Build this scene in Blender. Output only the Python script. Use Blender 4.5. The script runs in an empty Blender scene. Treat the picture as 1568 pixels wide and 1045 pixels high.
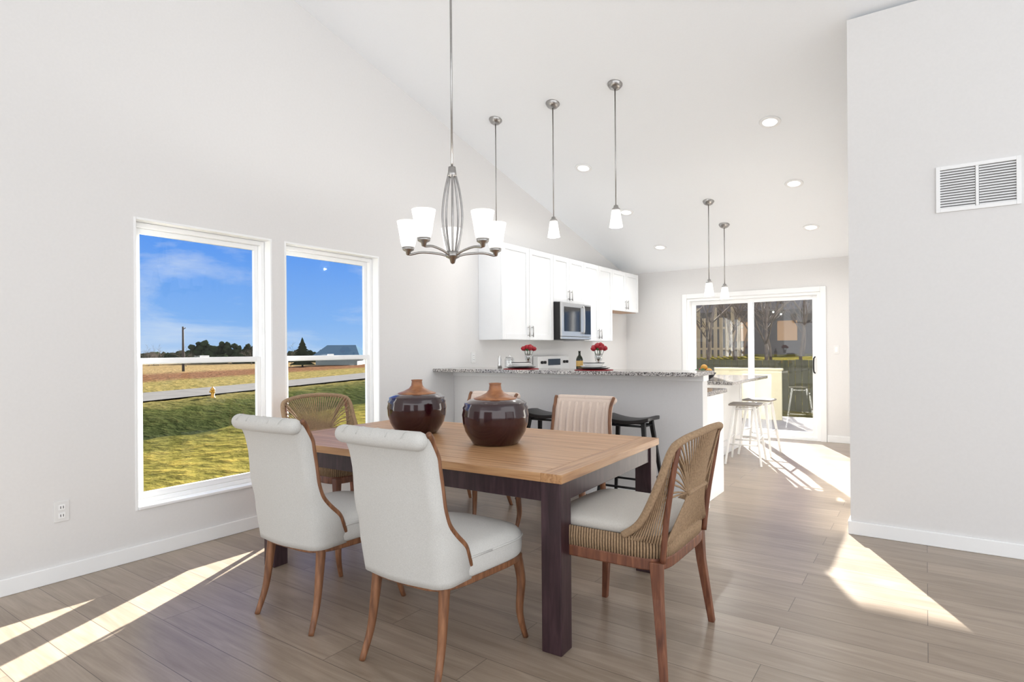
import bpy, math, random
from mathutils import Vector, Matrix
random.seed(4)
C=bpy.context.scene.collection
# ------------------------------------------------------------------ materials
def nm(name):
    m=bpy.data.materials.new(name); m.use_nodes=True
    nt=m.node_tree; return m,nt,nt.nodes['Principled BSDF']
def noise(nt,scale,detail=3,vec=None,sc=(1,1,1),kind='Object'):
    tc=nt.nodes.new('ShaderNodeTexCoord'); mp=nt.nodes.new('ShaderNodeMapping')
    mp.inputs['Scale'].default_value=sc
    nt.links.new(tc.outputs[kind],mp.inputs['Vector'])
    n=nt.nodes.new('ShaderNodeTexNoise'); n.inputs['Scale'].default_value=scale; n.inputs['Detail'].default_value=detail
    nt.links.new(mp.outputs['Vector'],n.inputs['Vector']); return n
def ramp(nt,fac,stops):
    r=nt.nodes.new('ShaderNodeValToRGB'); e=r.color_ramp.elements
    while len(e)<len(stops): e.new(0.5)
    for i,(p,c) in enumerate(stops):
        e[i].position=p; e[i].color=(c[0],c[1],c[2],1)
    nt.links.new(fac,r.inputs['Fac']); return r
def bump(nt,b,fac,strength,dist=.002):
    n=nt.nodes.new('ShaderNodeBump'); n.inputs['Strength'].default_value=strength; n.inputs['Distance'].default_value=dist
    nt.links.new(fac,n.inputs['Height']); nt.links.new(n.outputs['Normal'],b.inputs['Normal'])
def M(name,col,rough=.5,metal=0,var=.04,scale=8,bmp=0,emit=0,sc=(1,1,1),coat=0,spec=None):
    m,nt,b=nm(name)
    n=noise(nt,scale,3,sc=sc)
    lo=[c*(1-var) for c in col]; hi=[min(1,c*(1+var)) for c in col]
    r=ramp(nt,n.outputs['Fac'],[(.3,lo),(.7,hi)])
    nt.links.new(r.outputs['Color'],b.inputs['Base Color'])
    b.inputs['Roughness'].default_value=rough; b.inputs['Metallic'].default_value=metal
    b.inputs['Coat Weight'].default_value=coat
    if spec is not None: b.inputs['Specular IOR Level'].default_value=spec
    if bmp: bump(nt,b,n.outputs['Fac'],bmp)
    if emit:
        b.inputs['Emission Color'].default_value=(1,.97,.92,1); b.inputs['Emission Strength'].default_value=emit
    return m
def srgb(r,g,b):
    f=lambda c:((c/255+.055)/1.055)**2.4 if c>10 else c/255/12.92
    return (f(r),f(g),f(b))
WALL=M('wall_paint',srgb(228,227,226),.85,var=.01,scale=60,bmp=.05)
CEIL=M('ceiling_paint',srgb(247,250,253),.9,var=.008,scale=80,bmp=.1)
TRIM=M('trim_white',srgb(246,247,247),.45,var=.01)
CAB=M('cabinet_white',srgb(238,240,242),.4,var=.01)
NICK=M('brushed_nickel',(.40,.39,.38),.28,1,var=.08,scale=40)
STEEL=M('stainless',(.55,.55,.55),.3,1,var=.05,scale=40,sc=(1,1,20))
BLACKM=M('black_metal',(.012,.012,.013),.4,.3)
BLACKG=M('black_glass',(.01,.01,.012),.08)
WHITEM=M('white_enamel_metal',(.8,.8,.79),.3,var=.02)
PLASTIC=M('white_plastic',(.8,.8,.79),.35,var=.01)
def wood(name,c1,c2,c3,sc=(1,14,14),scale=3,rough=.4,bmp=.15):
    m,nt,b=nm(name)
    n=noise(nt,scale,8,sc=sc)
    n.inputs['Distortion'].default_value=.6
    r=ramp(nt,n.outputs['Fac'],[(.28,c1),(.5,c2),(.72,c3)])
    nt.links.new(r.outputs['Color'],b.inputs['Base Color']); b.inputs['Roughness'].default_value=rough
    bump(nt,b,n.outputs['Fac'],bmp); return m
OAKX=wood('oak_top',srgb(156,112,74),srgb(188,143,100),srgb(204,162,120),(1,20,20),2.6,.38,.2)
OAKY=wood('oak_top_end',srgb(150,106,70),srgb(182,137,94),srgb(198,156,114),(20,1,20),2.6,.38,.2)
ESP=wood('espresso_wood',srgb(36,20,26),srgb(52,32,38),srgb(68,46,52),(10,10,1.2),4,.35)
WAL=wood('walnut_leg',srgb(92,58,38),srgb(126,84,56),srgb(154,108,76),(12,12,1.5),4,.45)
TEAK=wood('teak_frame',srgb(84,48,34),srgb(112,68,48),srgb(138,90,64),(12,12,1.5),4,.45)
def fabric(name,c,var=.06):
    m,nt,b=nm(name)
    n=noise(nt,260,2)
    r=ramp(nt,n.outputs['Fac'],[(.3,[x*(1-var) for x in c]),(.7,[min(1,x*(1+var)) for x in c])])
    nt.links.new(r.outputs['Color'],b.inputs['Base Color']); b.inputs['Roughness'].default_value=.95
    b.inputs['Sheen Weight'].default_value=.1; b.inputs['Specular IOR Level'].default_value=.15
    bump(nt,b,n.outputs['Fac'],.5,.0012); return m
LINEN=fabric('linen_light',srgb(202,201,197))
CREAM=fabric('linen_cream',srgb(218,200,186))
CUSH=fabric('cushion_grey',srgb(198,194,187))
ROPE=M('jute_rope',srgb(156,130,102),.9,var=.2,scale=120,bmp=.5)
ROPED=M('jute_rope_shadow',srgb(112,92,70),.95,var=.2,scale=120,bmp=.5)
URN=M('maroon_glaze',srgb(44,12,18),.16,var=.25,scale=5,coat=.5,sc=(1,1,4))
URNT=wood('urn_wood_top',srgb(128,80,48),srgb(154,100,62),srgb(174,120,80),(4,4,10),4,.35)
SHADE=M('frosted_glass_shade',(.85,.84,.81),.35,emit=.8,var=.01)
LENS=M('downlight_lens',(.9,.9,.9),.4,emit=2.2,var=.01)
RED=M('rose_red',srgb(150,12,30),.6,var=.3,scale=60)
REDM=M('red_placemat',srgb(140,20,30),.7,var=.2,scale=90)
LEAF=M('leaf_green',srgb(40,80,35),.6,var=.3,scale=40)
CER=M('ceramic_white',(.75,.74,.72),.2,var=.02)
BOT=M('wine_bottle_glass',srgb(20,28,14),.08)
LABEL=M('bottle_label',srgb(196,160,90),.5)
def granite(name,dark):
    m,nt,b=nm(name)
    tc=nt.nodes.new('ShaderNodeTexCoord'); v=nt.nodes.new('ShaderNodeTexVoronoi'); v.inputs['Scale'].default_value=150
    nt.links.new(tc.outputs['Object'],v.inputs['Vector'])
    sp=nt.nodes.new('ShaderNodeSeparateColor'); nt.links.new(v.outputs['Color'],sp.inputs['Color'])
    r=ramp(nt,sp.outputs['Red'],[(0,srgb(66,63,64)),(dark,srgb(112,108,106)),(dark+.15,srgb(156,151,147)),(dark+.4,srgb(192,189,186)),(1,srgb(212,210,207))])
    r.color_ramp.interpolation='CONSTANT'
    nt.links.new(r.outputs['Color'],b.inputs['Base Color']); b.inputs['Roughness'].default_value=.12; return m
GRAN=granite('granite_speckled',.2)
def glass(name,gl=.06):
    m=bpy.data.materials.new(name); m.use_nodes=True; nt=m.node_tree; nt.nodes.clear()
    o=nt.nodes.new('ShaderNodeOutputMaterial'); mx=nt.nodes.new('ShaderNodeMixShader'); t=nt.nodes.new('ShaderNodeBsdfTransparent'); g=nt.nodes.new('ShaderNodeBsdfGlossy')
    t.inputs['Color'].default_value=(.97,.98,.98,1); g.inputs['Roughness'].default_value=.02
    mx.inputs['Fac'].default_value=gl
    nt.links.new(t.outputs[0],mx.inputs[1]); nt.links.new(g.outputs[0],mx.inputs[2]); nt.links.new(mx.outputs[0],o.inputs['Surface']); return m
GLASS=glass('window_glass',.02); DGLASS=glass('door_glass',.045); CGLASS=glass('clear_glassware',.25)
def floormat():
    m,nt,b=nm('oak_plank_floor')
    tc=nt.nodes.new('ShaderNodeTexCoord')
    br=nt.nodes.new('ShaderNodeTexBrick'); br.offset=.37; br.inputs['Scale'].default_value=1
    br.inputs['Brick Width'].default_value=1.5; br.inputs['Row Height'].default_value=.195
    br.inputs['Mortar Size'].default_value=.0015; br.inputs['Mortar Smooth'].default_value=.3
    br.inputs['Color1'].default_value=(0,0,0,1); br.inputs['Color2'].default_value=(1,1,1,1); br.inputs['Mortar'].default_value=(.5,.5,.5,1)
    nt.links.new(tc.outputs['Object'],br.inputs['Vector'])
    add=nt.nodes.new('ShaderNodeVectorMath'); add.operation='MULTIPLY_ADD'
    add.inputs[1].default_value=(7,13,5)
    nt.links.new(br.outputs['Color'],add.inputs[0]); nt.links.new(tc.outputs['Object'],add.inputs[2])
    mp=nt.nodes.new('ShaderNodeMapping'); mp.inputs['Scale'].default_value=(.8,7,1); nt.links.new(add.outputs[0],mp.inputs['Vector'])
    n=nt.nodes.new('ShaderNodeTexNoise'); n.inputs['Scale'].default_value=2.0; n.inputs['Detail'].default_value=6; n.inputs['Distortion'].default_value=1.6
    nt.links.new(mp.outputs['Vector'],n.inputs['Vector'])
    mp2=nt.nodes.new('ShaderNodeMapping'); mp2.inputs['Scale'].default_value=(3,90,1); nt.links.new(add.outputs[0],mp2.inputs['Vector'])
    nf=nt.nodes.new('ShaderNodeTexNoise'); nf.inputs['Scale'].default_value=1.5; nf.inputs['Detail'].default_value=4
    nt.links.new(mp2.outputs['Vector'],nf.inputs['Vector'])
    g=ramp(nt,n.outputs['Fac'],[(.25,srgb(150,134,117)),(.5,srgb(165,149,132)),(.75,srgb(178,162,146))])
    fr=ramp(nt,nf.outputs['Fac'],[(.3,(.89,.88,.87)),(.6,(1,1,1))])
    pl=ramp(nt,br.outputs['Color'],[(0,(.80,.79,.78)),(.5,(.93,.93,.93)),(1,(1.0,1.0,1.0))])
    mu=nt.nodes.new('ShaderNodeMix'); mu.data_type='RGBA'; mu.blend_type='MULTIPLY'; mu.inputs[0].default_value=1
    nt.links.new(g.outputs['Color'],mu.inputs[6]); nt.links.new(pl.outputs['Color'],mu.inputs[7])
    mf=nt.nodes.new('ShaderNodeMix'); mf.data_type='RGBA'; mf.blend_type='MULTIPLY'; mf.inputs[0].default_value=1
    nt.links.new(mu.outputs[2],mf.inputs[6]); nt.links.new(fr.outputs['Color'],mf.inputs[7])
    mo=nt.nodes.new('ShaderNodeMix'); mo.data_type='RGBA'; mo.inputs[7].default_value=(*srgb(86,76,68),1)
    nt.links.new(br.outputs['Fac'],mo.inputs[0]); nt.links.new(mf.outputs[2],mo.inputs[6])
    nt.links.new(mo.outputs[2],b.inputs['Base Color'])
    b.inputs['Roughness'].default_value=.3
    bump(nt,b,nf.outputs['Fac'],.10,.001); return m
FLOOR=floormat()
# ------------------------------------------------------------------ geometry helpers
def empty(name,loc=(0,0,0),rz=0):
    e=bpy.data.objects.new(name,None); C.objects.link(e); e.location=loc; e.rotation_euler=(0,0,rz); e.empty_display_size=.1; return e
def mk(name,v,f,mat,parent=None,smooth=False,bevel=0,sub=0):
    me=bpy.data.meshes.new(name); me.from_pydata([tuple(p) for p in v],[],f); me.materials.append(mat)
    import bmesh
    bm=bmesh.new(); bm.from_mesh(me); bmesh.ops.recalc_face_normals(bm,faces=bm.faces); bm.to_mesh(me); bm.free()
    if smooth:
        for p in me.polygons: p.use_smooth=True
    o=bpy.data.objects.new(name,me); C.objects.link(o)
    if parent: o.parent=parent
    if bevel:
        b=o.modifiers.new('b','BEVEL'); b.width=bevel; b.segments=2; b.limit_method='ANGLE'
    if sub:
        s=o.modifiers.new('s','SUBSURF'); s.levels=sub; s.render_levels=sub
    return o
def boxes(name,L,mat,parent=None,bevel=0):
    v=[];f=[]
    for (a,b,c,d,e,g) in L:
        k=len(v); v+=[(a,c,e),(b,c,e),(b,d,e),(a,d,e),(a,c,g),(b,c,g),(b,d,g),(a,d,g)]
        f+=[[k+i for i in q] for q in ((0,3,2,1),(4,5,6,7),(0,1,5,4),(1,2,6,5),(2,3,7,6),(3,0,4,7))]
    return mk(name,v,f,mat,parent,False,bevel)
def rect(ax,p0,p1,a0,a1,z0,z1,ws,wt,wb):
    g=.0002
    R=[(a0,a0+ws,z0,z1),(a1-ws,a1,z0,z1)]
    if wt: R.append((a0+ws+g,a1-ws-g,z1-wt,z1))
    if wb: R.append((a0+ws+g,a1-ws-g,z0,z0+wb))
    return [(p0,p1,a,b,c,d) if ax=='x' else (a,b,p0,p1,c,d) for a,b,c,d in R]
def lathe(name,prof,mat,loc=(0,0,0),parent=None,seg=32,smooth=True,rib=0):
    v=[];f=[];n=len(prof)
    for (r,z) in prof:
        for i in range(seg):
            a=2*math.pi*i/seg; v.append((loc[0]+r*math.cos(a),loc[1]+r*math.sin(a),loc[2]+z))
    for j in range(n-1):
        for i in range(seg):
            k=(i+1)%seg; f.append((j*seg+i,j*seg+k,(j+1)*seg+k,(j+1)*seg+i))
    if prof[0][0]>1e-4: f.append(tuple(range(seg))[::-1])
    if prof[-1][0]>1e-4: f.append(tuple((n-1)*seg+i for i in range(seg)))
    return mk(name,v,f,mat,parent,smooth)
def smoothpath(P,n=6):
    P=[Vector(p) for p in P]; out=[]
    for i in range(len(P)-1):
        p0=P[max(i-1,0)];p1=P[i];p2=P[i+1];p3=P[min(i+2,len(P)-1)]
        for k in range(n):
            t=k/n; out.append(.5*((2*p1)+(p2-p0)*t+(2*p0-5*p1+4*p2-p3)*t*t+(3*p1-p0-3*p2+p3)*t**3))
    out.append(P[-1]); return out
def sweeps(name,paths,mat,parent=None,seg=8,smooth=True,square=False):
    v=[];f=[]
    for P,R in paths:
        P=[Vector(p) for p in P]; n=len(P)
        if isinstance(R,(int,float)): R=[R]*n
        elif isinstance(R,tuple): R=[R[0]+(R[1]-R[0])*i/(n-1) for i in range(n)]
        T=[(P[min(i+1,n-1)]-P[max(i-1,0)]).normalized() for i in range(n)]
        up=Vector((1,0,0)) if abs(T[0].x)<.9 else Vector((0,1,0))
        N=(up-T[0]*up.dot(T[0])).normalized(); base=len(v); sg=4 if square else seg
        for i in range(n):
            N=(N-T[i]*N.dot(T[i])).normalized(); B=T[i].cross(N)
            for s in range(sg):
                a=2*math.pi*s/sg+(math.pi/4 if square else 0)
                v.append(P[i]+(N*math.cos(a)+B*math.sin(a))*R[i]*(1.2 if square else 1))
        for i in range(n-1):
            for s in range(sg):
                k=(s+1)%sg; f.append((base+i*sg+s,base+i*sg+k,base+(i+1)*sg+k,base+(i+1)*sg+s))
        f.append([base+s for s in range(sg)][::-1]); f.append([base+(n-1)*sg+s for s in range(sg)])
    return mk(name,v,f,mat,parent,smooth and not square,.003 if square else 0)
def loft(name,rings,mat,parent=None,smooth=True,cap=True):
    v=[];f=[];m=len(rings[0])
    for r in rings: v+=r
    for j in range(len(rings)-1):
        for i in range(m):
            k=(i+1)%m; f.append((j*m+i,j*m+k,(j+1)*m+k,(j+1)*m+i))
    if cap: f.append(list(range(m))[::-1]); f.append([(len(rings)-1)*m+i for i in range(m)])
    return mk(name,v,f,mat,parent,smooth)
def balls(name,L,mat,parent=None,sub=2,jit=0):
    import bmesh
    bm=bmesh.new()
    for (x,y,z,r) in L:
        rr=r if isinstance(r,tuple) else (r,r,r)
        ret=bmesh.ops.create_icosphere(bm,subdivisions=sub,radius=1)
        for q in ret['verts']:
            j=1+random.uniform(-jit,jit)
            q.co=Vector((x+q.co.x*rr[0]*j,y+q.co.y*rr[1]*j,z+q.co.z*rr[2]*j))
    me=bpy.data.meshes.new(name); bm.to_mesh(me); bm.free(); me.materials.append(mat)
    for p in me.polygons: p.use_smooth=True
    o=bpy.data.objects.new(name,me); C.objects.link(o); o.parent=parent; return o
def dup(root,name,loc,rz):
    e=empty(name,loc,rz); e.scale=root.scale
    for c in root.children:
        o=c.copy(); C.objects.link(o); o.parent=e
    return e
# ------------------------------------------------------------------ room
RY=1.0
def cz(y): return 2.49+.245*(9-y) if y>=RY else 2.49+.245*(9-RY)-.245*(RY-y)
WX=-4.0; TH=.15
def prism_wall(name,strips,mat):
    v=[];f=[]
    for (y0,y1,z0,z1) in strips:
        a=z1 if z1 is not None else cz(y0); b=z1 if z1 is not None else cz(y1)
        k=len(v)
        v+=[(WX-TH,y0,z0),(WX,y0,z0),(WX,y1,z0),(WX-TH,y1,z0),(WX-TH,y0,a),(WX,y0,a),(WX,y1,b),(WX-TH,y1,b)]
        f+=[[k+i for i in q] for q in ((0,3,2,1),(4,5,6,7),(0,1,5,4),(1,2,6,5),(2,3,7,6),(3,0,4,7))]
    return mk(name,v,f,mat)
W1=(1.667,2.607);W2=(2.716,3.665);WZ=(.306,2.12)
prism_wall('wall_left',[(-4,RY,0,None),(RY,W1[0],0,None),(W1[0],W1[1],0,WZ[0]),(W1[0],W1[1],WZ[1],None),(W1[1],W2[0],0,None),
  (W2[0],W2[1],0,WZ[0]),(W2[0],W2[1],WZ[1],None),(W2[1],9.15,0,None)],WALL)
DX0,DX1,DZ=-3.0,-1.17,2.04
boxes('wall_back',[(WX,DX0,9,9.15,0,2.49),(DX0,DX1,9,9.15,DZ,2.49),(DX1,-.31,9,9.15,0,2.49)],WALL)
RX=-.43; Y4=4.66
boxes('wall_right',[(RX,4.2,Y4,Y4+.12,0,cz(Y4+.12))],WALL)
vv=[(RX,Y4+.12,0),(RX+.12,Y4+.12,0),(RX+.12,9,0),(RX,9,0),(RX,Y4+.12,cz(Y4+.12)),(RX+.12,Y4+.12,cz(Y4+.12)),(RX+.12,9,2.49),(RX,9,2.49)]
mk('wall_passage',vv,[(0,3,2,1),(4,5,6,7),(0,1,5,4),(1,2,6,5),(2,3,7,6),(3,0,4,7)],WALL)
boxes('floor',[(-4.0,4.2,-4,9,-.12,0)],FLOOR)
t=.12
cv=[];
for y in (-4,RY,9.15):
    for x in (WX-TH,4.2): cv+=[(x,y,cz(y)),(x,y,cz(y)+t)]
cf=[(0,2,6,4),(4,6,10,8),(1,5,7,3),(5,9,11,7),(0,1,3,2),(8,10,11,9),(0,4,5,1),(4,8,9,5),(2,3,7,6),(6,7,11,10)]
mk('ceiling',cv,cf,CEIL)
boxes('baseboard_left',[(WX,WX+.015,-4,4.66,0,.09)],TRIM,bevel=.004)
boxes('baseboard_right',[(RX-.014,4.2,Y4-.015,Y4,0,.09),(RX-.014,RX,Y4+.001,8.98,0,.09)],TRIM,bevel=.004)
boxes('baseboard_back',[(DX1+.075,RX-.015,8.985,9,0,.09)],TRIM,bevel=.004)
def window(name,y0,y1):
    e=empty(name)
    z0,z1=WZ; xo=WX-.135; xi=WX-.07
    boxes('jamb',rect('x',WX-TH,WX+.004,y0-.001,y1+.001,z0-.001,z1+.001,.014,.014,0),TRIM,e,.0015)
    boxes('sill',[(WX-TH,WX+.014,y0+.0145,y1-.0145,z0,z0+.018)],TRIM,e,.003)
    a=y0+.015;b=y1-.015;c=z0+.0185;d=z1-.015
    boxes('frame',rect('x',xo,xi,a,b,c,d,.03,.03,.03),TRIM,e,.0015)
    zm=1.225
    def sash(n,x0,x1,za,zb):
        A=a+.031;B=b-.031
        boxes(n,rect('x',x0,x1,A,B,za,zb,.032,.034,.036),TRIM,e,.0015)
        boxes(n+'_glass',[((x0+x1)/2-.002,(x0+x1)/2+.002,A+.03,B-.03,za+.034,zb-.032)],GLASS,e)
    sash('upper_sash',xo+.004,xo+.030,zm-.02,d-.031)
    sash('lower_sash',xo+.032,xo+.058,c+.031,zm+.02)
    boxes('sash_lock',[(xo+.059,xo+.07,(a+b)/2-.03,(a+b)/2+.03,zm+.0205,zm+.032)],TRIM,e,.002)
    return e
window('window_1',*W1); window('window_2',*W2)
d=empty('door_1')
boxes('casing',rect('y',8.98,8.999,DX0-.07,DX1+.07,0,DZ+.07,.07,.07,0),TRIM,d,.003)
boxes('frame',rect('y',9.0,9.149,DX0+.001,DX1-.001,0.001,DZ-.001,.04,.04,.03),TRIM,d,.002)
def panel(n,x0,x1,y0,y1):
    z0,z1=.033,DZ-.043
    boxes(n,rect('y',y0,y1,x0,x1,z0,z1,.062,.055,.08),TRIM,d,.002)
    boxes(n+'_glass',[(x0+.06,x1-.06,(y0+y1)/2-.003,(y0+y1)/2+.003,z0+.078,z1-.053)],DGLASS,d)
xm=(DX0+DX1)/2
panel('fixed_panel',DX0+.042,xm+.035,9.085,9.12)
panel('sliding_panel',xm-.035,DX1-.042,9.04,9.075)
sweeps('handle',[(smoothpath([(DX1-.075,9.04,.93),(DX1-.085,8.995,.96),(DX1-.085,8.995,1.12),(DX1-.075,9.04,1.15)]),.010)],BLACKM,d)
def plate(name,o,axis,n=2):
    e=empty(name,o)
    if axis=='x':
        boxes('cover',[(0.0005,.006,-.036,.036,-.058,.058)],PLASTIC,e,.002)
        boxes('sockets',[(.0062,.009,-.016,.016,.008,.038),(.0062,.009,-.016,.016,-.038,-.008)],TRIM,e,.001)
        boxes('slots',[(.0091,.0096,-.008,-.005,.016,.03),(.0091,.0096,.005,.008,.016,.03),(.0091,.0096,-.008,-.005,-.03,-.016),(.0091,.0096,.005,.008,-.03,-.016)],BLACKM,e)
    else:
        boxes('cover',[(-.036,.036,-.006,-.0005,-.058,.058)],PLASTIC,e,.002)
        boxes('rocker',[(-.016,.016,-.010,-.0062,-.034,.034)],TRIM,e,.001)
plate('wall_outlet',(WX,1.284,.39),'x'); plate('wall_outlet',(WX,5.0,1.2),'x'); plate('light_switch',(-.98,9,1.25),'y')
g=empty('air_return_grille',(0,Y4,0))
x0,x1,z0,z1=.06,.475,2.13,2.42
boxes('frame',rect('y',-.012,-.0005,x0,x1,z0,z1,.022,.022,.022)+[((x0+x1)/2-.008,(x0+x1)/2+.008,-.011,-.0005,z0+.0225,z1-.0225)],TRIM,g,.0015)
v=[];f=[]
for i in range(15):
    z=z0+.03+i*(z1-z0-.06)/14
    for (a,b) in ((x0+.022,(x0+x1)/2-.01),((x0+x1)/2+.01,x1-.022)):
        k=len(v); v+=[(a,-.009,z-.008),(b,-.009,z-.008),(b,-.002,z+.003),(a,-.002,z+.003)]; f.append((k,k+1,k+2,k+3))
mk('louvers',v,f,TRIM,g)
boxes('duct_back',[(x0+.02,x1-.02,-.0012,-.0003,z0+.02,z1-.02)],M('duct_grey',(.2,.2,.2),.9),g)
DL=[(-3.07,5.80),(-3.07,6.93),(-3.07,8.08),(-1.13,5.68),(-1.13,6.85),(-1.13,7.98)]
for (x,y) in DL:
    e=empty('recessed_downlight',(x,y,cz(y)-.001)); e.rotation_euler=(math.atan(-.245),0,0)
    lathe('trim_ring',[(.062,-.001),(.064,-.008),(.088,-.006),(.092,0)],TRIM,parent=e)
    lathe('lens',[(.0001,-.003),(.063,-.003)],LENS,parent=e)
def bulb(name,loc,W,parent=None,r=.008):
    l=bpy.data.lights.new(name,'POINT'); l.energy=W; l.shadow_soft_size=r; l.color=(1,.985,.96)
    o=bpy.data.objects.new(name,l); C.objects.link(o); o.location=loc; o.parent=parent
def pendant(x,y,zb,W):
    e=empty('pendant_lamp',(x,y,0)); zc=cz(y)
    c=lathe('canopy',[(.001,-.045),(.03,-.043),(.05,-.03),(.064,-.008),(.066,.0)],NICK,parent=e); c.location=(0,0,zc+.002); c.rotation_euler=(math.atan(-.245),0,0)
    lathe('rod',[(.0055,zb+.17),(.0055,zc-.035)],NICK,parent=e,seg=10)
    lathe('socket_cap',[(.001,zb+.19),(.018,zb+.185),(.024,zb+.165),(.034,zb+.158),(.036,zb+.145)],NICK,parent=e)
    lathe('glass_shade',[(.033,zb+.15),(.038,zb+.13),(.046,zb+.07),(.058,zb),(.054,zb),(.042,zb+.07),(.034,zb+.13)],SHADE,parent=e)
    bulb('pendant_bulb',(0,0,zb-.03),W,e)
pendant(-3.455,4.70,2.305,2.5);pendant(-2.80,4.70,2.315,4);pendant(-2.168,4.68,2.325,5)
pendant(-2.06,6.967,1.895,5.5);pendant(-2.06,7.62,1.90,5)
# chandelier
cx_,cy_=-2.335,2.73
e=empty('chandelier',(cx_,cy_,0)); zc=cz(cy_)
lathe('rod',[(.007,2.33),(.007,zc)],NICK,parent=e,seg=12)
lathe('canopy',[(.001,zc-.05),(.05,zc-.04),(.07,zc-.017),(.07,zc-.016)],NICK,parent=e)
lathe('top_collar',[(.007,2.39),(.022,2.385),(.026,2.35),(.03,2.33),(.02,2.325)],NICK,parent=e)
lathe('bottom_hub',[(.001,1.80),(.012,1.805),(.02,1.83),(.04,1.84),(.045,1.86),(.03,1.875),(.01,1.88)],NICK,parent=e)
strips=[]
for k in range(5):
    a=math.radians(34.9+(-119+36+72*k)); ca,sa=math.cos(a),math.sin(a)
    P=[(.018,2.35),(.045,2.24),(.062,2.10),(.052,1.98),(.028,1.87)]
    strips.append((smoothpath([(r*ca,r*sa,z) for r,z in P]),.0065))
strips.append(([(0,0,1.85),(0,0,2.35)],.006))
sweeps('cage_bars',strips,NICK,e)
arms=[]
for k in range(5):
    a=math.radians(34.9+(-119+72*k)); ca,sa=math.cos(a),math.sin(a); R=.282
    arms.append((smoothpath([(r*ca,r*sa,z) for r,z in [(.03,1.85),(.1,1.868),(.2,1.878),(R-.01,1.868),(R,1.885)]]),.0075))
    loc=(R*ca,R*sa,0)
    lathe('shade_cup_%d'%k,[(.001,1.862),(.012,1.866),(.016,1.885),(.034,1.895),(.038,1.912)],NICK,loc,e)
    lathe('glass_shade_%d'%k,[(.036,1.905),(.046,1.94),(.055,2.0),(.068,2.07),(.063,2.07),(.05,2.0),(.04,1.94),(.03,1.912)],SHADE,loc,e)
    bulb('chandelier_bulb_%d'%k,(R*ca,R*sa,2.05),2.4,e)
sweeps('arms',arms,NICK,e)
# ------------------------------------------------------------------ peninsula, kitchen
GX=WX+.002
p=empty('breakfast_peninsula')
PE=-1.44
boxes('half_wall',[(GX,PE,4.68,4.80,0,1.068)],WALL,p)
boxes('half_wall_base',[(WX+.016,PE+.012,4.668,4.6795,0,.09),(PE+.0005,PE+.012,4.68,4.80,0,.09)],TRIM,p,.002)
boxes('apron_trim',[(GX,PE+.012,4.665,4.6795,1.02,1.067),(PE+.0005,PE+.012,4.68,4.8,1.02,1.067)],TRIM,p,.002)
boxes('bar_top',[(GX,PE+.04,4.36,4.86,1.069,1.1)],GRAN,p,.004)
boxes('base_cabinet',[(GX,PE-.06,4.801,5.42,.0,.884)],CAB,p,.003)
boxes('lower_counter',[(GX,PE-.02,4.801,5.46,.885,.92)],GRAN,p,.004)
boxes('end_panel',[(PE-.06,PE-.045,4.81,5.42,.0,.88)],CAB,p,.003)
k_=empty('base_cabinets')
boxes('carcass',[(GX,-3.4,5.47,6.15,.0,.884),(GX,-3.4,6.95,7.80,.0,.884)],CAB,k_,.003)
boxes('counter',[(GX,-3.36,5.465,6.155,.885,.92),(GX,-3.36,6.945,7.82,.885,.92)],GRAN,k_,.004)
boxes('doors',[(-3.399,-3.38,5.5,6.14,.1,.7),(-3.399,-3.38,5.5,6.14,.72,.87),(-3.399,-3.38,6.96,7.37,.1,.87),(-3.399,-3.38,7.38,7.79,.1,.87)],CAB,k_,.002)
s=empty('electric_range')
boxes('body',[(WX+.02,-3.36,6.165,6.935,0.0,.91)],WHITEM,s,.006)
boxes('cooktop',[(WX+.1,-3.37,6.18,6.92,.9105,.918)],BLACKG,s,.002)
boxes('backguard',[(WX+.01,WX+.09,6.165,6.935,.911,1.2)],WHITEM,s,.012)
boxes('display',[(WX+.0905,WX+.094,6.4,6.7,1.08,1.16)],BLACKG,s)
boxes('oven_window',[(-3.3595,-3.35,6.3,6.8,.35,.65)],BLACKG,s)
sweeps('oven_handle',[([(-3.32,6.22,.78),(-3.32,6.88,.78)],.011),([(-3.36,6.25,.78),(-3.32,6.25,.78)],.008),([(-3.36,6.85,.78),(-3.32,6.85,.78)],.008)],STEEL,s)
for y in (6.24,6.31,6.79,6.86):
    sweeps('knob',[([(WX+.09,y,1.12),(WX+.115,y,1.12)],.018)],BLACKM,s,12)
u=empty('upper_cabinets')
CT=2.43;CF=-3.68
bodies=[(5.10,6.16,1.39),(6.16,6.94,1.86),(6.94,7.80,1.39),(7.80,8.74,1.84)]
boxes('carcass',[(GX,CF-.021,a+.0005,b-.0005,z,CT) for a,b,z in bodies],CAB,u,.001)
doors=[];pan=[];han=[]
for a,b,z in bodies:
    m=(a+b)/2
    for (q,r,side) in ((a,m,1),(m,b,-1)):
        q+=.003;r-=.003;zz=z+.003;zt=CT-.003;w=.06
        doors+=rect('x',CF-.02,CF,q,r,zz,zt,w,w,w)
        pan.append((CF-.02,CF-.010,q+w+.0005,r-w-.0005,zz+w+.0005,zt-w-.0005))
        hy=r-.035 if side>0 else q+.035
        han+=[([(CF+.025,hy,zz+.03),(CF+.025,hy,zz+.16)],.006),([(CF,hy,zz+.05),(CF+.025,hy,zz+.05)],.004),([(CF,hy,zz+.14),(CF+.025,hy,zz+.14)],.004)]
boxes('door_frames',doors,CAB,u,.001); boxes('door_panels',pan,CAB,u)
sweeps('bar_pulls',han,NICK,u)
boxes('underside_panel',[(WX+.02,CF-.03,7.83,8.71,1.834,1.8395)],OAKY,u)
mw=empty('microwave')
boxes('body',[(GX,-3.60,6.165,6.935,1.40,1.855)],BLACKM,mw,.004)
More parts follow.
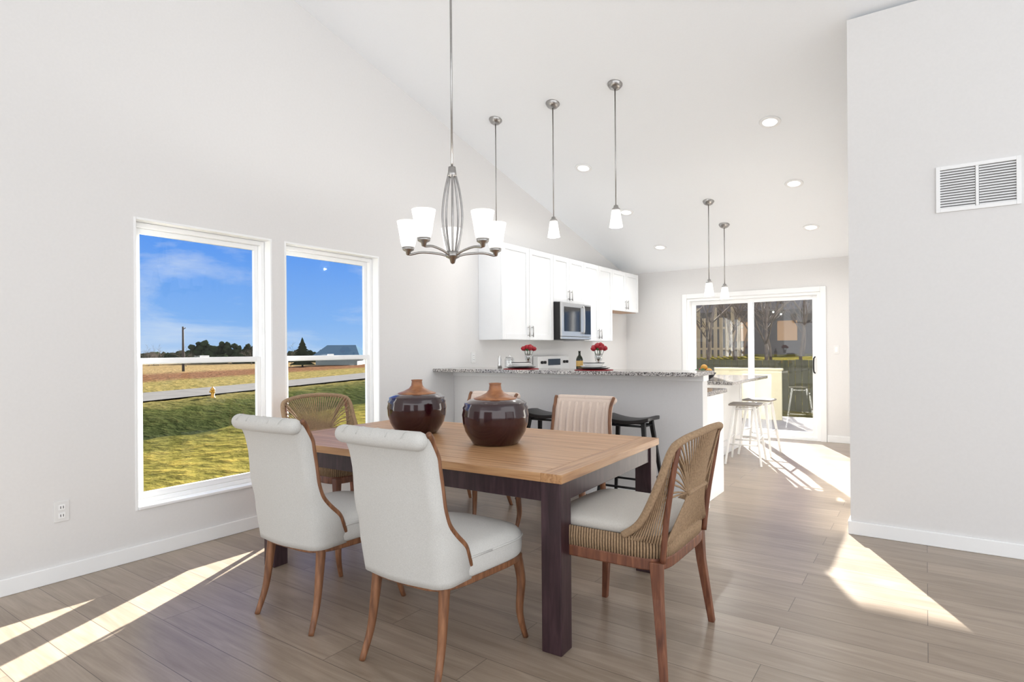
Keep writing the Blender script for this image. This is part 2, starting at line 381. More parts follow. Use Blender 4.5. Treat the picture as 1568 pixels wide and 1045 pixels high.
boxes('door',[(-3.599,-3.575,6.17,6.72,1.44,1.85),(-3.599,-3.575,6.725,6.93,1.44,1.85),(-3.599,-3.578,6.17,6.93,1.405,1.436)],STEEL,mw,.003)
boxes('window',[(-3.5745,-3.572,6.23,6.64,1.50,1.80),(-3.5745,-3.572,6.75,6.915,1.47,1.83)],BLACKG,mw)
sweeps('handle',[(smoothpath([(-3.575,6.69,1.49),(-3.545,6.69,1.51),(-3.545,6.69,1.79),(-3.575,6.69,1.81)]),.009)],STEEL,mw)
i_=empty('kitchen_island')
boxes('body',[(-2.6,-2.0,6.56,8.14,.0,.884)],CAB,i_,.004)
boxes('side_panels',rect('x',-1.9995,-1.99,6.56,8.14,.09,.87,.07,.07,.07)+[(-1.9995,-1.985,6.56,8.14,0,.0895)],CAB,i_,.002)
boxes('granite_top',[(-2.65,-1.68,6.5,8.2,.885,.92)],GRAN,i_,.005)
# ------------------------------------------------------------------ dining table (origin = near right corner)
T=empty('dining_table',(-1.235,2.12,0),math.radians(2.0))
tx0,tx1,ty0,ty1=-2.04,0,0,1.20; TZ=.76
q=.10
boxes('top_boards',[(tx0+q,tx1-q,ty0+q+i*((ty1-ty0-2*q)/6),ty0+q+(i+1)*((ty1-ty0-2*q)/6)-.0006,TZ-.038,TZ) for i in range(6)],OAKX,T)
boxes('top_border_long',[(tx0,tx1-q-.0008,ty0,ty0+q-.0006,TZ-.038,TZ),(tx0,tx1-q-.0008,ty1-q+.0006,ty1,TZ-.038,TZ)],OAKX,T,.0015)
boxes('top_border_end',[(tx1-q,tx1,ty0,ty1,TZ-.038,TZ),(tx0,tx0+q-.0008,ty0+q,ty1-q,TZ-.038,TZ)],OAKY,T,.0015)
a=.012;lw=.095
boxes('apron',[(tx0+.108,tx1-.108,ty0+a+.01,ty0+a+.035,TZ-.125,TZ-.0385),(tx0+.108,tx1-.108,ty1-a-.035,ty1-a-.01,TZ-.125,TZ-.0385),
  (tx0+a+.01,tx0+a+.035,ty0+.108,ty1-.108,TZ-.125,TZ-.0385),(tx1-a-.035,tx1-a-.01,ty0+.108,ty1-.108,TZ-.125,TZ-.0385)],ESP,T,.002)
n=0
for X in (tx0+a,tx1-a-lw):
    for Y in (ty0+a,ty1-a-lw):
        n+=1; boxes('leg_%d'%n,[(X,X+lw,Y,Y+lw,0,TZ-.0385)],ESP,T,.004)
def urn(x,y,s=1):
    e=empty('ceramic_urn',(x,y,TZ))
    body=[(.001,0),(.115,0),(.128,.006),(.150,.04),(.157,.05)]
    for zz,r in [(.075,.170),(.11,.180),(.15,.184),(.19,.180),(.215,.172)]:
        body+=[(r,zz),(r+.002,zz+.012)]
    body+=[(.165,.232),(.145,.244),(.118,.250)]
    lathe('glazed_body',body,URN,parent=e,seg=48)
    lathe('wood_neck',[(.121,.248),(.118,.254),(.085,.264),(.05,.282),(.036,.300),(.032,.325),(.036,.336),(.03,.336),(.026,.31),(.001,.30)],URNT,parent=e,seg=40)
urn(-1.965,2.65); urn(-2.64,2.73)
# ------------------------------------------------------------------ upholstered chair (faces +Y)
def interp(tab,z):
    for i in range(len(tab)-1):
        if z<=tab[i+1][0]:
            a,b=tab[i],tab[i+1]; t=(z-a[0])/(b[0]-a[0]); t=max(0,min(1,t)); return a[1]+(b[1]-a[1])*t
    return tab[-1][1]
def outline(hb,hf,y0,y1,n=48,p=4.5,s=1,z=0,bulge=0):
    R=[]
    for i in range(n):
        a=2*math.pi*i/n; c,sn=math.cos(a),math.sin(a)
        X=abs(c)**(2/p)*(1 if c>=0 else -1); Y=abs(sn)**(2/p)*(1 if sn>=0 else -1)
        h=hb+(hf-hb)*(Y+1)/2; 
        yy=(y0+y1)/2+(y1-y0)/2*Y*s+(bulge*(1-X*X) if Y>0 else 0)
        R.append((X*h*s,yy,z))
    return R
def uph(name,FAB,channels=False):
    e=empty(name)
    S=lambda s,z:outline(.225,.275,-.27,.29,s=s,z=z,bulge=.02)
    loft('seat_rail',[S(.96,.352),S(.975,.356),S(.975,.38)],WAL,e,smooth=False)
    loft('seat',[S(.96,.378),S(.99,.39),S(1,.41),S(1.0,.455),S(.985,.475),S(.93,.492),S(.8,.503),S(.5,.51),S(.1,.512)],FAB,e)
    pp=S(1.003,.46); sweeps('seat_piping',[(pp+[pp[0]],.004)],FAB,e,6)
    yf=[(.36,-.10),(.45,-.115),(.52,-.15),(.57,-.20),(.62,-.24),(.68,-.26),(.79,-.272),(.88,-.287),(.95,-.322),(.985,-.348)]
    yb=[(.36,-.275),(.5,-.293),(.65,-.31),(.8,-.329),(.87,-.346),(.92,-.368),(.95,-.386),(.985,-.392)]
    wt=[(.36,.232),(.5,.243),(.65,.240),(.8,.230),(.95,.230),(.985,.230)]
    rings=[]
    nz=24
    def ringz(z):
        F=interp(yf,z);B=interp(yb,z);w=interp(wt,z)
        r=min(.07,(F-B)*.8); out=[(w,F)]
        for k in range(7):
            a=math.pi/2*k/6; out.append((w-r+r*math.cos(a),B+r-r*math.sin(a)))
        full=out+[((w-r)*(1-k/4),B-.018*math.sin(math.pi/2*k/4)) for k in range(1,5)]
        full=full+[(-x,y) for x,y in full[:-1]][::-1]
        th=.04; ri=r*.5
        Bi=min(B+.055,F-.004)
        inn=[(w-th,F)]
        for k in range(5):
            a=math.pi/2*k/4; rr=min(ri,(F-Bi)); inn.append((w-th-rr+rr*math.cos(a),Bi+rr-rr*math.sin(a)))
        inn+=[((w-th-ri)*(1-k/4),Bi-.012*math.sin(math.pi/2*k/4)) for k in range(1,5)]
        il=[(-x,y) for x,y in inn[:-1]][::-1]
        return [(x,y,z) for x,y in full+(inn+il)[::-1]]
    for j in range(nz): rings.append(ringz(.375+(.958-.375)*j/(nz-1)))
    loft('back_shell',rings,FAB,e)
    P=[];R=[]
    for k in range(31):
        t=-1+2*k/30; x=.238*t; P.append((x,-.364-.018*math.cos(t*math.pi/2),.950))
        R.append(.036*(1-max(0,(abs(t)-.86)/.14)**2.5*.62))
    sweeps('rolled_top',[(P,R)],FAB,e,20)
    L=[]
    for sx in (-1,1):
        pts=[(sx*(interp(wt,z)-.008),interp(yf,z)+.002,z) for z in (.44,.48,.52,.57,.62,.68,.74,.79,.84,.88,.92)]
        pts+=[(sx*.227,-.324,.955),(sx*.229,-.342,.975)]
        pts=[(sx*.228,-.105,.43)]+pts
        L.append((smoothpath(pts,4),.0125))
    sweeps('wood_trim',L,WAL,e,8)
    pl=[]
    for k in (-2,-1,0,1,2):
        x=k*.08; pts=[]
        for i in range(9):
            a=math.radians(-40+i*25); pts.append((x,-.381+.0365*math.cos(a),.950+.0362*math.sin(a)))
        pl.append((pts,.0018))
    sweeps('pleats',pl,FAB,e,5)
    if channels:
        cc=[]
        for k in range(-3,4):
            x=k*.056
            cc.append(([(x,interp(yb,z)+.050-.012*(1-(x/.2)**2),z) for z in (.52,.6,.7,.8,.88,.93)],.014))
        sweeps('channel_tufts',cc,FAB,e,8)
    n=0
    for sx in (-1,1):
        n+=1; sweeps('leg_%d'%n,[(smoothpath([(sx*.225,.225,.375),(sx*.237,.24,.26),(sx*.232,.235,.12),(sx*.245,.262,0)]),(.024,.0125))],WAL,e,10)
        n+=1; sweeps('leg_%d'%n,[(smoothpath([(sx*.185,-.21,.375),(sx*.19,-.225,.25),(sx*.195,-.245,.12),(sx*.205,-.285,0)]),(.024,.0125))],WAL,e,10)
    return e
ch=uph('dining_chair',LINEN); ch.location=(-1.715,1.935,0)
dup(ch,'dining_chair',(-2.485,1.945,0),math.radians(1))
cf_=uph('dining_chair',CREAM,True); cf_.location=(-2.15,3.74,0); cf_.rotation_euler=(0,0,math.radians(183)); cf_.scale=(1.06,1,.935)
dup(cf_,'dining_chair',(-3.03,3.72,0),math.radians(180))
# ------------------------------------------------------------------ rope chair (faces +Y)
def resample(ring,step):
    P=[Vector(p) for p in ring]+[Vector(ring[0])]
    L=[0]
    for a,b in zip(P,P[1:]): L.append(L[-1]+(b-a).length)
    n=int(L[-1]/step); out=[];j=0
    for i in range(n):
        s=L[-1]*i/n
        while L[j+1]<s: j+=1
        t=(s-L[j])/max(1e-9,L[j+1]-L[j]); out.append(P[j].lerp(P[j+1],t))
    return out
def ropechair():
    e=empty('woven_rope_armchair')
    hb,hf=.285,.30;y0,y1=-.27,.27
    R2=lambda s,z:outline(hb,hf,y0,y1,n=60,p=6,s=s,z=z)
    loft('seat_rail',[R2(.99,.405),R2(1,.41),R2(1,.445),R2(.99,.45)],TEAK,e,smooth=False)
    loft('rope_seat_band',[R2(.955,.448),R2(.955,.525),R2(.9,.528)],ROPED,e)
    cords=[]
    for q in resample(outline(hb,hf,y0,y1,n=400,p=6),.0125):
        cords.append(([(q.x*.975,q.y*.975,.448),(q.x*.985,q.y*.985,.487),(q.x*.972,q.y*.972,.532)],.0052))
    sweeps('rope_seat_cords',cords,ROPE,e,6)
    S=lambda s,z:outline(hb-.02,hf-.015,y0+.02,y1,n=48,p=5,s=s,z=z)
    loft('cushion',[S(.93,.522),S(.985,.53),S(1,.55),S(.985,.566),S(.9,.576),S(.6,.582),S(.1,.584)],CUSH,e)
    H=smoothpath([(-.285,-.10,.53),(-.292,-.18,.60),(-.30,-.258,.76),(-.295,-.305,.885),(-.25,-.335,.925),(-.12,-.365,.945),(0,-.37,.95),(.12,-.365,.945),(.25,-.335,.925),(.295,-.305,.885),(.30,-.258,.76),(.292,-.18,.60),(.285,-.10,.53)],8)
    sweeps('back_hoop',[(H,.015)],ROPE,e,10)
    po=[]
    for sx in (-1,1):
        po.append((smoothpath([(sx*.262,-.255,.44),(sx*.268,-.275,.62),(sx*.272,-.305,.80),(sx*.262,-.325,.915)]),(.013,.011)))
    sweeps('back_posts',po,TEAK,e,8)
    c=[]
    N=len(H)
    for k in range(28):
        t=-1+2*k/27
        top=Vector((t*.285,-.37+.065*abs(t)**2.2,.948-.035*abs(t)**3))
        mid=Vector((t*.11,-.305,.69))
        bot=Vector((t*.26,-.262,.50))
        c.append((smoothpath([top,top.lerp(mid,.55)+Vector((-t*.02,0,0)),mid,mid.lerp(bot,.5)+Vector((-t*.015,0,0)),bot],3),.0042))
    for sx in (-1,1):
        for k in range(14):
            t=k/13
            i=int(3+t*26); h=H[i] if sx<0 else H[N-1-i]
            b=Vector((sx*(.286-.01*t),-.11-.14*t,.515))
            m=h.lerp(b,.5)+Vector((-sx*.02,-.0,0))
            c.append((smoothpath([h,m,b],4),.0042))
        for k in range(9):
            t=k/8
            i=int(10+t*20); h=H[i] if sx<0 else H[N-1-i]
            m=Vector((sx*.11,-.305,.69+.002*k))
            c.append((smoothpath([h,h.lerp(m,.5)+Vector((0,-.01,.02)),m],3),.0042))
    sweeps('back_cords',c,ROPE,e,5)
    pp=[]
    for k in range(13):
        t=-1+2*k/12; pp.append((t*.115,-.307,.69))
    sweeps('waist_band',[(pp,.011)],ROPE,e,8)
    n=0
    for sx in (-1,1):
        n+=1; sweeps('leg_%d'%n,[([(sx*.262,.235,.44),(sx*.267,.24,.3),(sx*.285,.262,0)],(.027,.016))],TEAK,e,square=True)
        n+=1; sweeps('leg_%d'%n,[([(sx*.262,-.23,.44),(sx*.27,-.24,.3),(sx*.31,-.275,0)],(.027,.016))],TEAK,e,square=True)
    return e
rc=ropechair(); rc.location=(-1.105,2.50,0); rc.rotation_euler=(0,0,math.radians(90))
dup(rc,'woven_rope_armchair',(-3.42,2.80,0),math.radians(-90))
# ------------------------------------------------------------------ stools
def stool(name,mat,seatmat,H,w,dep,saddle):
    e=empty(name)
    v=[];f=[];nx,ny=16,8
    for lay in (0,1):
        for j in range(ny+1):
            for i in range(nx+1):
                a=-1+2*i/nx;b=-1+2*j/ny
                x=a*w/2*(1-.03*b**4); y=b*dep/2*(1-.03*a**4)
                z=H-(.03 if saddle else .02)+saddle*(a*a)*.03-saddle*.008*b*b+lay*(.03 if saddle else .02)-(.01*saddle)
                v.append((x,y,z))
    W=(nx+1);LL=W*(ny+1)
    for j in range(ny):
        for i in range(nx):
            q=j*W+i; f.append((q,q+1,q+1+W,q+W)); q+=LL; f.append((q,q+W,q+1+W,q+1))
    for i in range(nx):
        f.append((i,i+1,i+1+LL,i+LL)); q=ny*W+i; f.append((q,q+1,q+1+LL,q+LL))
    for j in range(ny):
        q=j*W; f.append((q,q+W,q+W+LL,q+LL)); q+=nx; f.append((q,q+W,q+W+LL,q+LL))
    mk('seat',v,f,seatmat,e,False,.006)
    fx,fy=w/2+.02,dep/2+.06
    tx,ty=w/2-.06,dep/2-.045
    def P(sx,sy,z):
        t=1-z/(H-.03); return (sx*(tx+(fx-tx)*t),sy*(ty+(fy-ty)*t),z)
    n=0
    for sx in (-1,1):
        for sy in (-1,1):
            n+=1; sweeps('leg_%d'%n,[([P(sx,sy,H-.03),P(sx,sy,H/2),P(sx,sy,.0)],(.019,.012))],mat,e,square=True)
    r=[]
    for z,ss in ((.22,('x',)),(.28,('y',)),(H-.06,('x','y'))):
        for s_ in (-1,1):
            if 'x' in ss: r.append(([P(-1,s_,z),P(1,s_,z)],.009))
            if 'y' in ss: r.append(([P(s_,-1,z),P(s_,1,z)],.009))
    sweeps('rails',r,mat,e,8)
    return e
BW=M('black_stool_seat',(.012,.011,.012),.35,var=.2)
GW=wood('grey_wood_seat',srgb(110,104,96),srgb(138,131,123),srgb(160,153,145),(1,12,12),4)
b1=stool('black_bar_stool',BLACKM,BW,.745,.40,.25,1); b1.location=(-1.91,4.36,0)
dup(b1,'black_bar_stool',(-2.66,4.36,0),0)
w1=stool('white_counter_stool',WHITEM,GW,.66,.33,.33,0); w1.location=(-1.66,6.95,0); w1.rotation_euler=(0,0,.1)
dup(w1,'white_counter_stool',(-1.66,7.62,0),-.05)
# ------------------------------------------------------------------ counter items
CZ=1.10
def setting(x,y):
    e=empty('plate_setting',(x,y,CZ))
    lathe('placemat',[(.001,0),(.165,0),(.165,.005),(.001,.006)],REDM,parent=e)
    lathe('charger_plate',[(.06,.006),(.12,.012),(.14,.02),(.138,.022),(.08,.014),(.001,.014)],BLACKG,parent=e)
    lathe('dinner_plate',[(.05,.016),(.10,.026),(.118,.036),(.115,.038),(.06,.026),(.001,.026)],CER,parent=e)
    lathe('bowl',[(.03,.028),(.07,.036),(.09,.062),(.087,.063),(.06,.042),(.001,.034)],CER,parent=e)
    lathe('dark_rim',[(.084,.06),(.092,.061),(.092,.066),(.084,.066)],BLACKG,parent=e)
def roses(x,y,s=1):
    e=empty('rose_vase',(x,y,CZ))
    lathe('glass_vase',[(.001,0),(.032,0),(.034,.004),(.012,.02),(.008,.05),(.03,.075),(.036,.11),(.034,.14),(.032,.14),(.033,.11),(.026,.078),(.001,.055)],CGLASS,parent=e)
    L=[];S=[]
    for k in range(9):
        a=k*2.4; r=.018+.006*k**.9; z=.215-.004*k+random.uniform(-.008,.008)
        L+= [(r*math.cos(a),r*math.sin(a),z,(.026,.026,.022)),(r*math.cos(a)+.006,r*math.sin(a),z+.008,(.015,.015,.015))]
        S.append(([(0,0,.07),(r*.6*math.cos(a),r*.6*math.sin(a),.13),(r*math.cos(a),r*math.sin(a),z)],.002))
    balls('blooms',L,RED,e,2,.09); sweeps('stems',S,LEAF,e,5)
    balls('leaves',[(.045*math.cos(a),.045*math.sin(a),.18,(.02,.008,.012)) for a in (0.5,2,3.4,5)],LEAF,e,1)
setting(-3.08,4.56); roses(-3.15,4.79,1)
setting(-2.33,4.56); roses(-2.40,4.79,1)
e=empty('glass_canister',(-3.34,4.74,CZ))
lathe('jar',[(.001,0),(.045,0),(.047,.01),(.047,.09),(.035,.105),(.032,.105),(.043,.088),(.043,.012),(.001,.006)],CGLASS,parent=e)
lathe('lid',[(.001,.13),(.01,.128),(.012,.118),(.036,.112),(.036,.105),(.001,.105)],STEEL,parent=e)
e=empty('wine_bottle',(-2.58,4.77,CZ))
lathe('bottle',[(.001,0),(.028,0),(.031,.004),(.031,.09),(.024,.11),(.011,.127),(.010,.155),(.012,.157),(.012,.165),(.001,.165)],BOT,parent=e)
lathe('label',[(.0314,.025),(.0316,.026),(.0316,.075),(.0314,.076)],LABEL,parent=e)
e=empty('salt_grinder',(-3.47,4.76,CZ))
lathe('mill',[(.001,0),(.022,0),(.02,.03),(.016,.06),(.02,.085),(.012,.1),(.016,.11),(.001,.125)],STEEL,parent=e)
e=empty('fruit_bowl',(-2.05,6.72,.9205))
lathe('bowl',[(.001,0),(.05,0),(.055,.006),(.1,.04),(.13,.085),(.126,.086),(.095,.045),(.001,.01)],BLACKM,parent=e)
balls('apples',[(.04,0,.095,.042),(-.04,.03,.095,.042)],RED,e); balls('limes',[(0,-.05,.095,.04),(.02,.055,.11,.04),(-.065,-.04,.09,.038)],LEAF,e)
balls('pears',[(.0,.0,.14,.04),(.07,-.05,.1,.038)],M('pear_yellow',srgb(190,140,50),.5),e)
# ------------------------------------------------------------------ exterior
def sm(a,b,x):
    t=max(0,min(1,(x-a)/(b-a))); return t*t*(3-2*t)
def gh(x,y):
    s=x+.4*(y-13)
    z=-.45
    z+=-1.25*sm(-15,-20,s)+.75*sm(-20.5,-27,s)
    z+=-.05*sm(-40,-60,s)
    if y>9.2 and x>-.8*y:
        k=sm(-.75,-.5,x/y); z+=k*(sm(12,30,y)*1.3)
    return z
xs=[6-1.0*i for i in range(8)]
x=xs[-1]; st=.6
while x>-260: x-=st; xs.append(x); st=min(st*1.03,12) if x<-10 else .6
ys=[-6]
y=-6
while y<240:
    st=.8 if -2<y<30 else min(max(st,.8)*1.06,12)
    y+=st; ys.append(y)
v=[(x,y,gh(x,y)+.03*math.sin(x*1.7+y*.9)+.02*math.sin(y*2.3-x*.6)+(.08*math.sin(x*3.1+1.3*math.sin(y*2.2))*math.sin(y*1.9) if -26<x+.4*(y-13)<-15 else 0)) for x in xs for y in ys]
ny=len(ys)
f=[(i*ny+j,i*ny+j+1,(i+1)*ny+j+1,(i+1)*ny+j) for i in range(len(xs)-1) for j in range(ny-1) if not (xs[i+1]>-4.0 and ys[j+1]<9.1)]
m,nt,b=nm('grass_ground')
tc=nt.nodes.new('ShaderNodeTexCoord'); sp=nt.nodes.new('ShaderNodeSeparateXYZ'); nt.links.new(tc.outputs['Object'],sp.inputs[0])
ma=nt.nodes.new('ShaderNodeMath'); ma.operation='MULTIPLY_ADD'; ma.inputs[1].default_value=.4; nt.links.new(sp.outputs['Y'],ma.inputs[0]); nt.links.new(sp.outputs['X'],ma.inputs[2])
n=noise(nt,.45,5); n1=noise(nt,2.5,8); n3=noise(nt,14,4)
mb=nt.nodes.new('ShaderNodeMath'); mb.operation='MULTIPLY_ADD'; mb.inputs[1].default_value=5; nt.links.new(n.outputs['Fac'],mb.inputs[0]); nt.links.new(ma.outputs[0],mb.inputs[2])
mr=nt.nodes.new('ShaderNodeMapRange'); mr.inputs['From Min'].default_value=-100+5.2+2.5; mr.inputs['From Max'].default_value=0+5.2+2.5
nt.links.new(mb.outputs[0],mr.inputs['Value'])
LG=srgb(98,90,46);DG=srgb(56,60,34);DK=srgb(32,38,24);BR=srgb(94,68,52);PA=srgb(120,102,74);YG=srgb(108,97,62)
r=ramp(nt,mr.outputs[0],[(0,PA),(.36,PA),(.42,BR),(.52,BR),(.56,YG),(.70,YG),(.745,DG),(.79,DK),(.815,DK),(.835,DG),(.865,LG),(1,LG)])
r2=ramp(nt,n1.outputs['Fac'],[(.3,(.5,.55,.5)),(.55,(1.0,1.0,.95)),(.72,(1.35,1.2,1.1))])
r3=ramp(nt,n3.outputs['Fac'],[(.3,(.75,.75,.75)),(.7,(1.2,1.2,1.15))])
mu=nt.nodes.new('ShaderNodeMix'); mu.data_type='RGBA'; mu.blend_type='MULTIPLY'; mu.inputs[0].default_value=1
nt.links.new(r.outputs['Color'],mu.inputs[6]); nt.links.new(r2.outputs['Color'],mu.inputs[7])
mu2=nt.nodes.new('ShaderNodeMix'); mu2.data_type='RGBA'; mu2.blend_type='MULTIPLY'; mu2.inputs[0].default_value=1
nt.links.new(mu.outputs[2],mu2.inputs[6]); nt.links.new(r3.outputs['Color'],mu2.inputs[7]); nt.links.new(mu2.outputs[2],b.inputs['Base Color'])
b.inputs['Roughness'].default_value=1; b.inputs['Specular IOR Level'].default_value=0
bump(nt,b,n1.outputs['Fac'],.9,.2)
GRASS=m
mk('grass_field',v,f,GRASS,smooth=True)
v=[];f=[]
ROAD=M('concrete_road',srgb(100,98,95),.95,var=.12,scale=1.2,spec=0)
for i in range(60):
    y=-6+i*1.6
    for s in (-33.6,-28.6):
        x=s-.4*(y-13)+ (0.02*max(0,y-25)**1.5 if s<-30 else 0)*-1
        v.append((x,y,-.86))
    if i: f.append((2*i-2,2*i-1,2*i+1,2*i))
mk('road',v,f,ROAD)
HY=M('hydrant_yellow',srgb(180,130,16),.5)
e=empty('fire_hydrant',(-28.6,15.4,-.95)); e.scale=(.75,.75,.72)
lathe('barrel',[(.001,0),(.16,0),(.16,.05),(.11,.06),(.11,.5),(.15,.52),(.15,.56),(.1,.66),(.04,.7),(.04,.76),(.001,.76)],HY,parent=e)
sweeps('nozzles',[([(-.2,0,.42),(.2,0,.42)],.06),([(0,-.2,.42),(0,.0,.42)],.07)],HY,e,10)
e=empty('utility_pole',(-72.5,35.5,-1.05))
PW=M('pole_wood',srgb(50,42,38),.9)
sweeps('post',[([(0,0,0),(0,0,5.4)],(.16,.11))],PW,e)
sweeps('insulator_bracket',[([(0,0,5.1),(.25,.2,5.25)],.05)],PW,e)
EG=M('evergreen',srgb(30,38,24),1,var=.5,scale=.9,spec=0)
def at(px,d): 
    u=(px-784)/908; return d*(u*.82-.572),d*(u*.572+.82)
L=[]
for px,top,rad in [(298,524,2.2),(306,520,2.0),(315,517,2.0),(325,516,2.2),(334,520,1.9),(343,519,2.0),(352,523,1.8),(361,521,2.0),(370,524,1.8),(378,526,1.8),(386,523,2.0),(396,526,1.8),(408,530,1.8)]:
    X,Y=at(px,118); z=1.28+(536-top)*118/908
    for k in range(9):
        q=random.uniform(0,1); w=rad*(1-.5*q)
        L.append((X+random.uniform(-1,1)*rad*(1-q*.7),Y+random.uniform(-1,1),-.9+(z+.5)*q,(w*.55,w*.55,w*.5)))
for px in range(150,620,5):
    X,Y=at(px,130+random.uniform(-6,6)); h=random.uniform(.1,1.1)
    L.append((X,Y,0,(1.1,1.1,.6+h)))
balls('tree_line',L,EG,None,2,.22)
X,Y=at(463,88)
e=empty('conifer_tree',(X,Y,-1.1)); v=[]
for k in range(9):
    z=.4+k*.42; r=1.9*(1-k/9.3); v+=[(r*(1+.1*(k%2)),z),(r*.55,z+.42)]
v+=[(.01,4.5)]
lathe('foliage',v,EG,parent=e,seg=14); lathe('trunk',[(.15,0),(.12,.6)],M('trunk',srgb(50,40,34),.9),parent=e)
X,Y=at(523,100); e=empty('barn',(X,Y,-1.1),math.radians(34.9))
BARN=M('barn_siding',srgb(100,108,110),.9); ROOFM=M('barn_roof',srgb(74,96,112),.8,spec=0)
boxes('siding',[(-3.4,3.4,-3,3,0,1.7)],BARN,e)
mk('roof',[(-3.9,-3.4,1.6),(3.9,-3.4,1.6),(3.9,3.4,1.6),(-3.9,3.4,1.6),(-2.4,0,3.4),(2.4,0,3.4)],[(0,1,5,4),(1,2,5),(2,3,4,5),(3,0,4),(0,3,2,1)],ROOFM,e)
BK=M('bark_grey',srgb(96,84,74),.95,var=.35,scale=6)
def baretree(name,h,seed):
    random.seed(seed); e=empty(name); P=[]
    def br(p,dr,l,r,dep):
        pts=[p];q=p;d2=dr
        for i in range(4):
            d2=(d2+Vector((random.uniform(-.16,.16),random.uniform(-.16,.16),random.uniform(-.05,.1)))).normalized()
            q=q+d2*l/4; pts.append(q)
        P.append((pts,(r,r*.5)))
        if dep>0:
            for k in range(5 if dep>1 else 4):
                t=random.randint(1,4); a=random.uniform(0,6.28); 
                nd=(d2*.7+Vector((math.cos(a),math.sin(a),random.uniform(.1,.6)))*.75).normalized()
                br(pts[t],nd,l*random.uniform(.5,.7),r*.45,dep-1)
    br(Vector((0,0,0)),Vector((0,0,1)),h*.5,h*.013,4)
    sweeps('branches',P,BK,e,4); return e
bt=baretree('bare_tree',5.5,2)
spots=[(-6.4,21),(-8.2,24),(-5.2,26),(-9.6,21.5),(-3.6,23),(-7.3,30),(-4.8,31),(-10.5,28),(-2.4,28),(-6.9,27),(-8.9,33),(-4.2,20),(-5.9,23.5),(-7.6,20)]
bt.location=(spots[0][0],spots[0][1],gh(*spots[0])-.05)
for i,sx in enumerate(spots[1:]): 
    o=dup(bt,'bare_tree',(sx[0],sx[1],gh(*sx)-.05),i*1.3); 
for px,dd in [(228,100),(236,108),(243,104),(285,96),(445,90),(385,104)]:
    X,Y=at(px,dd); o=dup(bt,'bare_tree',(X,Y,-1.15),px)
    o.scale=(.9,.9,.62)
random.seed(9)
FN=M('fence_wood',srgb(78,76,58),.9,var=.2,scale=3,sc=(6,1,1))
L=[]
for i in range(70):
    x=-11+i*.152; zt=gh(x,16)-.1+1.35+.02*random.random(); L.append((x,x+.14,16,16.02,gh(x,16)-.05,zt))
L+=[(-11,-.4,16.021,16.06,.1,.18),(-11,-.4,16.021,16.06,.7,.78)]
boxes('wood_fence',L,FN)
TF=M('tan_picket_paint',srgb(160,144,118),.9,var=.12,scale=2,sc=(4,1,1))
L=[]
for i in range(11):
    x=-10.0+i*.27; L.append((x,x+.16,29,29.04,gh(x,29)-.05,gh(x,29)+1.9+.5*(i%3==0)))
L+=[(-10.1,-7.0,29.041,29.1,1.2,1.3),(-10.1,-7.0,29.041,29.1,2.2,2.3)]
boxes('privacy_fence',L,TF)
boxes('patio_screen_panel',[(-3.4,-2.18,11.8,11.84,-.06,.86),(-3.4,-2.16,11.78,11.86,.86,.90)],M('beige_vinyl',srgb(176,168,140),.6,var=.05),None,.004)
e=empty('neighbor_house',(-7.5,42,gh(-7.5,42)-.1))
boxes('siding',[(-9,5,0,8,0,3.0)],M('siding_dark',srgb(78,72,68),.9,sc=(1,1,20)),e)
mk('roof',[(-9.6,-.6,3.0),(5.6,-.6,3.0),(5.6,8.6,3.0),(-9.6,8.6,3.0),(-9.6,4,5.4),(5.6,4,5.4)],[(0,1,5,4),(2,3,4,5),(0,4,3),(1,2,5),(0,3,2,1)],M('shingle',srgb(62,54,50),.9,var=.2,scale=12),e)
boxes('windows',[(-7,-5.8,-.03,-.001,1,2.3),(-3.5,-2.3,-.03,-.001,1,2.3),(-.5,.7,-.03,-.001,1,2.3),(2.5,3.7,-.03,-.001,1,2.3)],M('tan_window_glass',srgb(170,128,84),.2),e)
boxes('patio',[(-5,1.5,9.16,12.5,-.3,-.06)],M('patio_concrete',srgb(140,134,126),.9))
# ------------------------------------------------------------------ lights
l=bpy.data.lights.new('sun','SUN'); l.energy=44; l.angle=math.radians(.5); l.color=(1,.95,.88)
o=bpy.data.objects.new('sun',l); C.objects.link(o)
az=math.radians(24.5);el=math.radians(17.2)
to=Vector((-math.sin(az)*math.cos(el),math.cos(az)*math.cos(el),math.sin(el)))
o.rotation_euler=to.to_track_quat('Z','Y').to_euler()
for (x,y) in DL:
    l=bpy.data.lights.new('downlight_bulb','SPOT'); l.energy=42 if x<-2 else 50; l.spot_size=math.radians(150); l.spot_blend=1; l.shadow_soft_size=.06; l.color=(1,.98,.95)
    o=bpy.data.objects.new('downlight_bulb',l); C.objects.link(o); o.location=(x,y,cz(y)-.03)
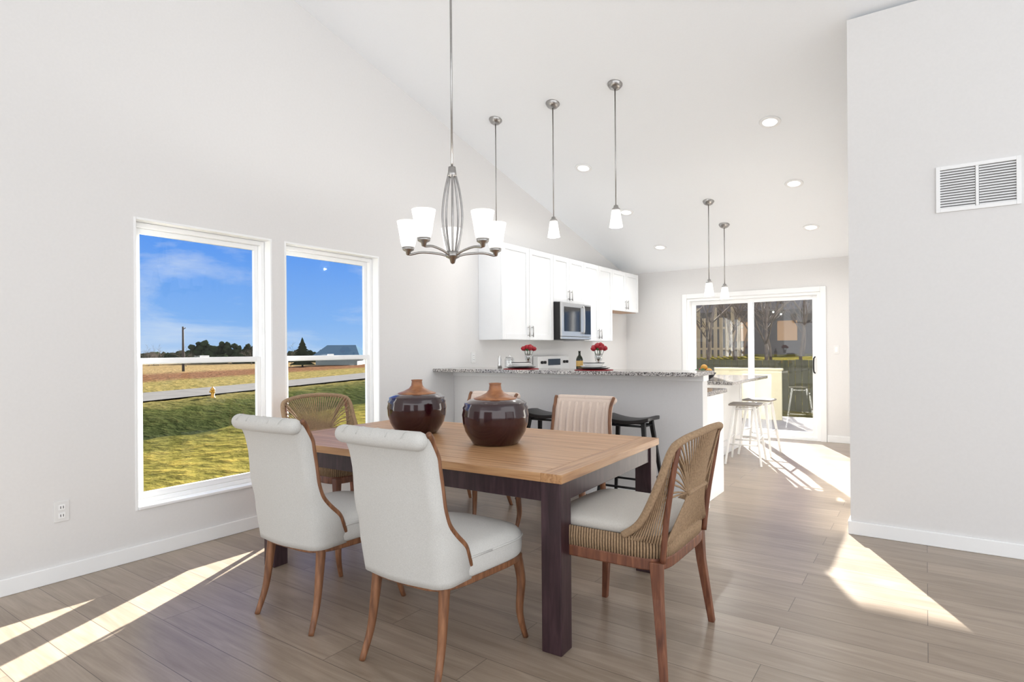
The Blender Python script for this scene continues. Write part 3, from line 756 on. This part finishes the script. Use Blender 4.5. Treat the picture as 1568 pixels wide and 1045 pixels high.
# world
w=bpy.data.worlds.new('sky_with_fill'); bpy.context.scene.world=w; w.use_nodes=True; nt=w.node_tree; bg=nt.nodes['Background']
tc=nt.nodes.new('ShaderNodeTexCoord'); sp=nt.nodes.new('ShaderNodeSeparateXYZ'); nt.links.new(tc.outputs['Generated'],sp.inputs[0])
r=ramp(nt,sp.outputs['Z'],[(0,srgb(164,204,250)),(.05,srgb(136,188,252)),(.17,srgb(90,158,252)),(.34,srgb(56,130,250)),(1,srgb(46,108,235))])
mp=nt.nodes.new('ShaderNodeMapping'); mp.inputs['Scale'].default_value=(1.5,1.5,6); mp.inputs['Rotation'].default_value=(.15,.1,0); nt.links.new(tc.outputs['Generated'],mp.inputs['Vector'])
n=nt.nodes.new('ShaderNodeTexNoise'); n.inputs['Scale'].default_value=2.3; n.inputs['Detail'].default_value=9; n.inputs['Roughness'].default_value=.62; n.inputs['Distortion'].default_value=.5
nt.links.new(mp.outputs[0],n.inputs['Vector'])
cr=ramp(nt,n.outputs['Fac'],[(.48,(0,0,0)),(.8,(.8,.8,.8))])
mx=nt.nodes.new('ShaderNodeMix'); mx.data_type='RGBA'; mx.inputs[7].default_value=(.88,.94,1,1)
nt.links.new(cr.outputs[0],mx.inputs[0]); nt.links.new(r.outputs[0],mx.inputs[6])
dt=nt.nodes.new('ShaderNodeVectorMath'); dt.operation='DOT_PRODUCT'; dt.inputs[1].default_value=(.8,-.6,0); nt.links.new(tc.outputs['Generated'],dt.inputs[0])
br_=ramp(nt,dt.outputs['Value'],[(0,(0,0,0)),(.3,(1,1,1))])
m2=nt.nodes.new('ShaderNodeMix'); m2.data_type='RGBA'; m2.inputs[7].default_value=(2.36,2.4,2.46,1)  # unseen white bank added behind the camera to fill-light the room
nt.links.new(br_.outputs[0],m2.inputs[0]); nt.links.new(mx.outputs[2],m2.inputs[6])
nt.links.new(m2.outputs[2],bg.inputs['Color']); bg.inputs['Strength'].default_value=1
# ------------------------------------------------------------------ camera
cam=bpy.data.cameras.new('camera'); co=bpy.data.objects.new('camera',cam); C.objects.link(co)
cam.sensor_width=36; cam.lens=908/1568*36; cam.shift_y=13.5/1568; cam.clip_end=1000
co.matrix_world=Matrix.Translation((0,0,1.28))@Matrix.Rotation(math.radians(34.9),4,'Z')@Matrix.Rotation(math.pi/2,4,'X')@Matrix.Rotation(math.radians(-.45),4,'Z')
bpy.context.scene.camera=co
vs=bpy.context.scene.view_settings
vs.view_transform='Standard'; vs.look='None'; vs.exposure=-.08
